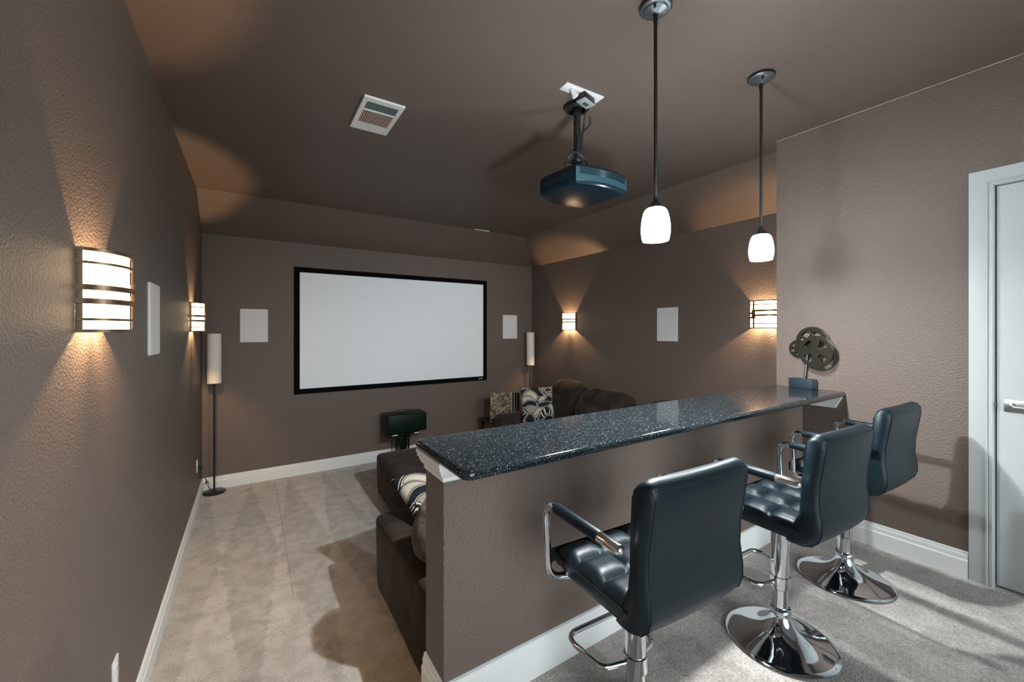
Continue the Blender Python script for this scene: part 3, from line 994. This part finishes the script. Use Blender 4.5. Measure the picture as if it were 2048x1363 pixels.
# ceiling outlet plate and the adapter box on it
t = thing('ceiling_outlet_plate', 'white outlet plate on the ceiling beside the projector pole', 'outlet plate', (1.648, 1.786, H), -.035)
bm = BM(); box(bm, -.142, .142, -.036, .036, -.007, .002, .002, 2)
pl = obj('plate', bm, M_plate, t, 40)
bm = BM(); lathe(bm, [(0, 0), (.011, -.002), (.014, -.02), (.022, -.05), (.012, -.056), (0, -.056)], 20, Matrix.Translation((-.085, -.004, -.004)) @ Matrix.Rotation(-.7, 4, 'Y'))
obj('cable_nozzle', bm, M_plate, pl, 50)
t = thing('cable_adapter_box', 'small grey and black adapter box under the ceiling outlet plate', 'adapter', (1.684, 1.796, H-.007), .25)
bm = BM(); box(bm, -.056, .056, -.032, .032, -.036, 0, .004, 2)
ab = obj('housing', bm, M_black, t, 40)
bm = BM(); box(bm, -.054, .058, -.034, .030, -.044, -.036, .002, 2)
obj('face_plate', bm, M_silver, t, 40)
bm = BM(); box(bm, -.016, .022, -.010, .014, -.049, -.044, .001, 1)
obj('socket', bm, M_green, t)

# ------------------------------------------------------------------ ceiling vent
t = thing('ceiling_vent', 'white square air vent with beige vanes in the ceiling', 'air vent', (.695, 2.716, H))
bm = BM()
X0, X1, Y0, Y1 = -.125, .125, -.216, .216
def ring_frame(bm, x0, x1, y0, y1, ix, iy0, iy1, z0, z1):
    o_ = [(x0, y0), (x1, y0), (x1, y1), (x0, y1)]
    i_ = [(x0+ix, y0+iy0), (x1-ix, y0+iy0), (x1-ix, y1-iy1), (x0+ix, y1-iy1)]
    va = [bm.verts.new((*p, z0)) for p in o_]; vb = [bm.verts.new((p[0]*.985, p[1]*.99, z1)) for p in o_]; vc = [bm.verts.new((*p, z1)) for p in i_]; vd = [bm.verts.new((*p, z0)) for p in i_]
    for A_, B_ in ((va, vb), (vb, vc), (vc, vd)):
        for k in range(4): bm.faces.new((A_[k], A_[(k+1) % 4], B_[(k+1) % 4], B_[k]))
ring_frame(bm, X0, X1, Y0, Y1, .028, .045, .035, 0, -.012)
obj('frame', bm, M_ventw, t, 30)
bm = BM(); box(bm, X0+.01, X1-.01, Y0+.01, Y1-.01, -.003, -.001)
obj('duct', bm, M_ventd, t)
M_louv = simple('grey_louvre', (.30, .36, .37), .5)
for k in range(6):
    y = Y0+.055+k*.0165
    bm = BM(); box(bm, X0+.028, X1-.028, -.0055, .0055, -.001, .001, 0, 1, Matrix.Translation((0, y, -.008)) @ Matrix.Rotation(.5, 4, 'X'))
    obj('cross_louvre', bm, M_louv, t)
bm = BM(); box(bm, X0+.028, X1-.028, Y0+.148, Y0+.158, -.012, -.004, .001, 1)
obj('divider', bm, M_ventw, t)
bm = BM(); box(bm, X0+.028, X1-.028, Y1-.108, Y1-.033, -.011, -.006, .001, 1)
obj('blank_panel', bm, M_ventw, t)
for k in range(14):
    x = X0+.034+k*.014
    bm = BM(); box(bm, -.0046, .0046, Y0+.158, Y1-.108, -.001, .001, 0, 1, Matrix.Translation((x, 0, -.0095)))
    obj('long_vane', bm, M_ventb, t)
# slim register at the crease over the screen
bm = BM(); box(bm, 2.62, 2.86, YC-.045, YC-.015, H-.006, H+.002, .001, 1)
o = obj('slot_diffuser', bm, M_plate); tag(o, 'thin pale slot diffuser on the ceiling edge above the screen', 'air vent')

# ------------------------------------------------------------------ floor lamps
def floor_lamp(x, y, label, cord=False):
    t = thing('floor_lamp', label, 'floor lamp', (x, y, 0), 0, 'slim floor lamps in the back corners')
    bm = BM(); lathe(bm, [(0, 0), (.104, 0), (.107, .004), (.106, .016), (.100, .020), (.02, .024), (.014, .034), (0, .034)], 40)
    obj('base', bm, M_black, t, 50)
    bm = BM(); tube(bm, [(0, 0, .02), (0, 0, 1.26)], .0095, 14)
    obj('pole', bm, M_black, t, 60)
    bm = BM()
    r0, r1 = .066, .066
    lathe(bm, [(r0-.002, 1.205), (r0, 1.205), (r1, 1.748), (r1-.002, 1.748), (r0-.002, 1.205)], 40)
    sh = obj('lamp_shade', bm, M_linen, t, 50)
    for zz in (1.225, 1.73):
        bm = BM()
        for k in range(3):
            a = k*2*PI/3
            tube(bm, [(0, 0, zz), (.065*math.cos(a), .065*math.sin(a), zz)], .0025, 6)
        obj('shade_spider', bm, M_black, sh, 50)
    bm = BM(); lathe(bm, [(0, 1.24), (.016, 1.245), (.016, 1.30), (0, 1.305)], 16)
    obj('bulb_socket', bm, M_black, sh, 50)
    if cord:
        bm = BM()
        tube(bm, fillet([(-.02, 0, .022), (-.045, .025, .05), (-.060, .035, .085), (-.055, .03, .12), (-.070, .02, .14), (-.082, .03, .11), (-.075, .04, .09), (-.066, .02, .13), (-.080, -.05, .20), (-.092, -.36, .28), (-.088, -.425, .40)], .02, 4), .004, 8)
        c = obj('cord', bm, M_cable, t, 60)
        bm = BM(); box(bm, -.1, -.068, -.452, -.42, .405, .445, .004, 2)
        obj('plug', bm, M_cable, c, 50)
    return t
floor_lamp(-.335, 5.52, 'slim floor lamp with tall beige cylinder shade, open carpet before it', True)
floor_lamp(3.92, 5.50, 'slim floor lamp with tall white cylinder shade, behind the sofa corner')

# ------------------------------------------------------------------ wall outlets
def outlet(y, z, label, name='wall_outlet'):
    t = thing(name, label, 'wall outlet', (XL, y, z), 0, 'white outlets on the aisle wall')
    bm = BM(); box(bm, -.001, .006, -.037, .037, -.060, .060, .0025, 2)
    pl = obj('cover_plate', bm, M_plate, t, 40)
    for dz in (-.021, .021):
        bm = BM(); box(bm, .005, .0085, -.016, .016, dz-.015, dz+.015, .003, 2)
        rc = obj('receptacle', bm, M_plate, pl, 40)
        for dy in (-.006, .006):
            bm = BM(); box(bm, .0084, .0088, dy-.001, dy+.001, dz-.002, dz+.008)
            obj('slot', bm, M_gap, rc)
outlet(5.10, .432, 'white wall outlet with a black plug by the left floor lamp')
outlet(2.185, .437, 'white wall outlet low on the aisle wall, nearest the bar')

# ------------------------------------------------------------------ sectional sofa
t = thing('sofa', 'dark brown velour sofa backed against the bar half wall', 'sofa', (1.9, 2.1, 0))
def so(p): return Vector(p)-Vector((1.9, 2.1, 0))
def arm_taper(p, u):
    # outer side flares slightly at the top
    if u.x < 0: p.x += .022*(1-u.z)/2 - .010
    return p
bm = BM(); soft_box(bm, so((.872, 2.17, .272)), (.31, 1.34, .535), .05, .012, 16, .006, 5, 1.0, arm_taper)
a1 = obj('arm', bm, M_velvet, t, 180)
bm = BM()
tube(bm, [so((.717, y, .512+.003*math.sin(y*9))) for y in [1.56+.06*k for k in range(21)]], .004, 6)
obj('arm_welt', bm, M_velvet, a1, 60)
bm = BM(); soft_box(bm, so((1.84, 1.62, .42)), (1.92, .26, .80), .06, .015, 12, .006, 4, 2.0)
obj('back', bm, M_velvet, t, 180)
bm = BM(); soft_box(bm, so((1.84, 2.28, .16)), (1.92, 1.10, .28), .03, .004, 10)
obj('seat_base', bm, M_velvet, t, 180)
for k in range(2):
    bm = BM(); soft_box(bm, so((1.45+.90*k, 2.28, .37)), (.86, 1.06, .17), .05, .03, 12, .005, 5, 3.0+k)
    obj('seat_cushion', bm, M_velvet, t, 180)
# return along the right wall
t = thing('sofa', 'dark brown velour sofa along the right wall, its arm towards the screen', 'sofa', (1.9, 2.1, 0))
bm = BM(); soft_box(bm, so((3.88, 3.20, .46)), (.28, 3.36, .86), .06, .015, 14, .006, 4, 5.0)
obj('back', bm, M_velvet, t, 180)
bm = BM(); soft_box(bm, so((3.40, 3.20, .16)), (1.02, 3.30, .28), .03, .004, 10)
obj('seat_base', bm, M_velvet, t, 180)
for k in range(3):
    bm = BM(); soft_box(bm, so((3.36, 2.11+.98*k, .37)), (.96, .97, .17), .05, .03, 12, .005, 5, 7.0+k)
    obj('seat_cushion', bm, M_velvet, t, 180)
bm = BM(); soft_box(bm, so((3.42, 4.755, .315)), (1.14, .27, .61), .06, .02, 16, .008, 5, 9.0)
obj('arm', bm, M_velvet, t, 180)

# ottoman
bm = BM()
def ott_taper(p, u):
    k = (1-u.z)/2
    p.x *= 1-.03*k*k; p.y *= 1-.02*k*k
    return p
soft_box(bm, (0, 0, .225), (1.0, 1.15, .45), .045, .022, 18, .006, 4, 4.2, ott_taper)
o = obj('ottoman', bm, M_velvet, None, 180, (1.645, 3.93, .002))
tag(o, 'large dark brown velour ottoman on the carpet before the speaker stand', 'ottoman')

# loose back cushions along the right wall
def cushion(name, label, c, s, rz, tilt, seed, wr=.02):
    bm = BM()
    soft_box(bm, (0, 0, 0), s, min(s)*.46, .05, 20, wr, 7, seed)
    o = obj(name, bm, M_velvet, None, 180)
    o.matrix_world = Matrix.Translation(c) @ Matrix.Rotation(rz, 4, 'Z') @ Matrix.Rotation(tilt, 4, 'Y')
    return tag(o, label, 'cushion', 'loose brown back cushions')
cushion('back_cushion', 'plump brown velour back cushion right behind the patterned pillow', (3.70, 4.27, .785), (.26, .64, .54), 0, .16, 11, .014)
cushion('back_cushion', 'creased brown velour cushion slumped in the middle of the sofa back', (3.58, 3.48, .745), (.28, .74, .56), .12, .30, 23, .034)
cushion('back_cushion', 'brown velour cushion farthest along the sofa, barely above the bar top', (3.70, 2.64, .73), (.26, .66, .54), 0, .18, 31, .014)

# throw pillows
bm = pillow_bm(.47, .50, .17, seed=1.0)
o = obj('throw_pillow', bm, M_swirl, None, 180)
o.matrix_world = frame_matrix((3.33, 4.50, .76), (.93, -.36, -.02), (-.40, -.85, .36))
tag(o, 'black and cream swirl patterned pillow propped on the far sofa arm', 'throw pillow', 'swirl patterned pillows')
bm = pillow_bm(.46, .45, .16, seed=4.0)
o = obj('throw_pillow', bm, M_swirl, None, 180)
e1 = Vector((.07, -.34, -.18)).normalized(); e2 = Vector((.97, .20, .0)).normalized()
o.matrix_world = frame_matrix(Vector((.80, 2.76, .755))+e1*.20+e2*.235, e2, (e2.cross(-e1)))
tag(o, 'black and cream swirl patterned pillow peeking out beside the half wall', 'throw pillow', 'swirl patterned pillows')
bm = BM(); soft_box(bm, (0, 0, 0), (.40, .22, .33), .10, .05, 16, .012, 14, 2.0)
o = obj('plush_pillow', bm, M_furry, None, 180)
o.matrix_world = Matrix.Translation((.955, 2.03, .715)) @ Matrix.Rotation(-.25, 4, 'X')
tag(o, 'plump grey brown plush pillow on the sofa behind the half wall end', 'throw pillow')

# ------------------------------------------------------------------ end table and stone panels in the corner
t = thing('end_table', 'low dark end table between the sofa arm and the screen wall', 'table', (3.25, 5.16, 0))
bm = BM(); box(bm, -.33, .33, -.23, .30, .42, .455, .004, 2); tp = obj('table_top', bm, M_dkwood, t, 40)
for sx in (-1, 1):
    for sy in (-1, 1):
        bm = BM(); box(bm, sx*.29-.02, sx*.29+.02, sy*.21+.03-.02, sy*.21+.03+.02, 0, .42, .002, 1)
        obj('leg', bm, M_dkwood, t)
def panel(name, label, c, w, h, th, rz, m, me_, lean=0.0, group='stone panels stacked on edge'):
    t = thing(name, label, 'panel', (c[0], c[1], .455), rz, group)
    bm = BM(); box(bm, -w/2, w/2, -th/2, th/2, 0, h, .001, 1); obj('slab', bm, m, t)
    bm = BM(); box(bm, w/2-.010, w/2+.002, -th/2-.003, th/2, 0, h-.002); obj('edge', bm, me_, t)
panel('stone_panel', 'mottled brown stone panel at the front of the stack by the sofa', (3.055, 5.02), .32, .43, .03, -.36, M_mottle, M_slabedge)
panel('stone_panel', 'dark panel with pale edge directly behind the mottled panel', (3.125, 5.06), .32, .415, .02, -.38, M_slab, M_slabedge)
panel('stone_panel', 'dark panel with thin pale edge second behind the mottled panel', (3.195, 5.095), .32, .40, .02, -.40, M_slab, M_slabedge)
panel('stone_panel', 'dark panel at the back of the stack, next to the patterned pillow', (3.265, 5.13), .32, .39, .02, -.42, M_slab, M_slabedge)

# ------------------------------------------------------------------ centre speaker on its stand
t = thing('speaker_stand', 'dark pedestal stand holding the centre speaker under the screen', 'speaker stand', (1.72, 5.36, 0))
bm = BM(); box(bm, -.20, .20, -.15, .15, 0, .02, .004, 2); obj('stand_base', bm, M_spk, t, 40)
bm = BM(); box(bm, -.05, .05, -.035, .035, .02, .425, .004, 2); obj('column', bm, M_spk, t, 40)
for sx in (-1, 1):
    bm = BM(); tube(bm, [(sx*.078, .0, .02), (sx*.078, .0, .425)], .012, 12); obj('side_tube', bm, M_spk, t, 60)
bm = BM(); box(bm, -.235, .175, -.17, .13, .425, .438, .003, 2); obj('stand_top', bm, M_spk, t, 40)
for cx in (-.157, .132):
    bm = BM(); box(bm, cx-.033, cx+.033, -.1745, -.17, .426, .438); obj('bright_clip', bm, M_logo, t)
t = thing('center_speaker', 'wide green-black centre speaker on the stand under the screen', 'speaker', (1.745, 5.385, .438))
bm = BM(); box(bm, -.262, .262, -.150, .150, 0, .238, .006, 3); cb = obj('cabinet', bm, M_spk, t, 40)
bm = BM(); box(bm, -.255, .255, -.162, -.149, .006, .232, .004, 2); obj('grille', bm, M_spkcloth, t, 40)
t = thing('sensor_bar', 'small black sensor bar on a foot atop the centre speaker', 'sensor', (1.73, 5.36, .676), -.1)
bm = BM(); lathe(bm, [(0, 0), (.035, 0), (.033, .008), (.012, .014), (.012, .03), (0, .03)], 20); obj('foot', bm, M_black, t, 40)
bm = BM(); box(bm, -.095, .095, -.03, .03, .03, .042, .005, 2); obj('bar', bm, M_black, t, 40)

# ------------------------------------------------------------------ film reel sculpture
bx = Vector((3.242, 1.361, CT)); ph = -1.762
t = thing('film_reel_sculpture', 'pewter film reel sculpture on a slate block at the end of the bar top', 'sculpture', bx, ph)
bm = BM(); box(bm, 0, .152, .0, .068, .0005, .068, .0025, 2)
obj('plinth', bm, M_base, t, 40)
bm = BM(); tube(bm, [(.086, .036, .066), (.105, .036, .26)], .0065, 14)
obj('rod', bm, M_chrome, t, 60)
def sector(cx, cy, r0, r1, a0, a1, n=8):
    return [(cx+r1*math.cos(a0+(a1-a0)*k/n), cy+r1*math.sin(a0+(a1-a0)*k/n)) for k in range(n+1)]+[(cx+r0*math.cos(a1-(a1-a0)*k/n), cy+r0*math.sin(a1-(a1-a0)*k/n)) for k in range(n+1)]
def ell(cx, cy, ra, rb, ang, n=20):
    out = []
    for k in range(n):
        a = 2*PI*k/n; x = ra*math.cos(a); y = rb*math.sin(a)
        out.append((cx+x*math.cos(ang)-y*math.sin(ang), cy+x*math.sin(ang)+y*math.cos(ang)))
    return out
def reel(name, e, z, off, holes, r, gap=.016):
    T = Matrix.Translation((e, off, z-CT)) @ Matrix.Rotation(PI/2, 4, 'X')
    me = plate([circ(0, 0, r, 56)]+holes, .0016, .0008, 1, name)
    bm = BM(); bm.from_mesh(me)
    bm2 = BM(); bm2.from_mesh(me); bmesh.ops.translate(bm2, verts=bm2.verts, vec=(0, 0, -gap))
    me2 = bpy.data.meshes.new('tmp'); bm2.to_mesh(me2); bm2.free(); bm.from_mesh(me2); bpy.data.meshes.remove(me2)
    lathe(bm, [(r*.16, -gap), (r*.16, 0)], 24)
    bmesh.ops.transform(bm, matrix=T, verts=bm.verts)
    bpy.data.meshes.remove(me)
    return obj(name, bm, M_reel, t, 40)
big = [sector(0, 0, .032, .086, math.radians(a-22), math.radians(a+22)) for a in (45, 135, 225, 315)]
reel('large_reel', .168, 1.641, .020, big, .108)
top = []
for k in range(3):
    a = math.radians(90+36+120*k); top.append(ell(.060*math.cos(a), .060*math.sin(a), .030, .021, a+PI/2))
    a = math.radians(90-36+120*k); top.append(ell(.060*math.cos(a), .060*math.sin(a), .030, .021, a+PI/2))
    a = math.radians(90+120*k); top.append(ell(.072*math.cos(a), .072*math.sin(a), .014, .005, a))
for k in range(6):
    a = math.radians(60*k); top.append(circ(.026*math.cos(a), .026*math.sin(a), .0035, 10))
reel('upper_reel', .123, 1.706, .052, top, .104)
sm = [ell(.037*math.cos(math.radians(20+60*k)), .037*math.sin(math.radians(20+60*k)), .0125, .0105, 0) for k in range(6)]+[circ(0, 0, .006, 12)]
reel('small_reel', .036, 1.657, .044, sm, .060)

# ------------------------------------------------------------------ light and camera
w = bpy.data.worlds.new('World'); scene.world = w; w.use_nodes = True
bg = w.node_tree.nodes['Background']
bg.inputs['Color'].default_value = (0.72, 0.90, 1.0, 1)
bg.inputs['Strength'].default_value = 0.16
sun = bpy.data.lights.new('rear_fill', 'SUN'); sun.energy = 2.7; sun.angle = math.radians(46); sun.color = (0.86, 0.95, 1.0)  # soft fill added from behind the camera, standing in for a flash
so_ = bpy.data.objects.new('rear_fill', sun); COL.objects.link(so_)
so_.rotation_euler = Vector((.19, 1, -.16)).to_track_quat('-Z', 'Y').to_euler()

cam = bpy.data.cameras.new('Camera')
co = bpy.data.objects.new('Camera', cam); COL.objects.link(co)
co.location = (0, 0, CAM_H)
co.rotation_euler = (PI/2, 0, -0.5739)
cam.sensor_width = 36.0
cam.lens = 809.2/2048*36
cam.shift_y = -22.2/2048
cam.clip_start = 0.02
scene.camera = co
vs = scene.view_settings
vs.view_transform = 'Standard'; vs.look = 'None'; vs.gamma = 1.0; vs.use_curve_mapping = False
vs.exposure = 0.2
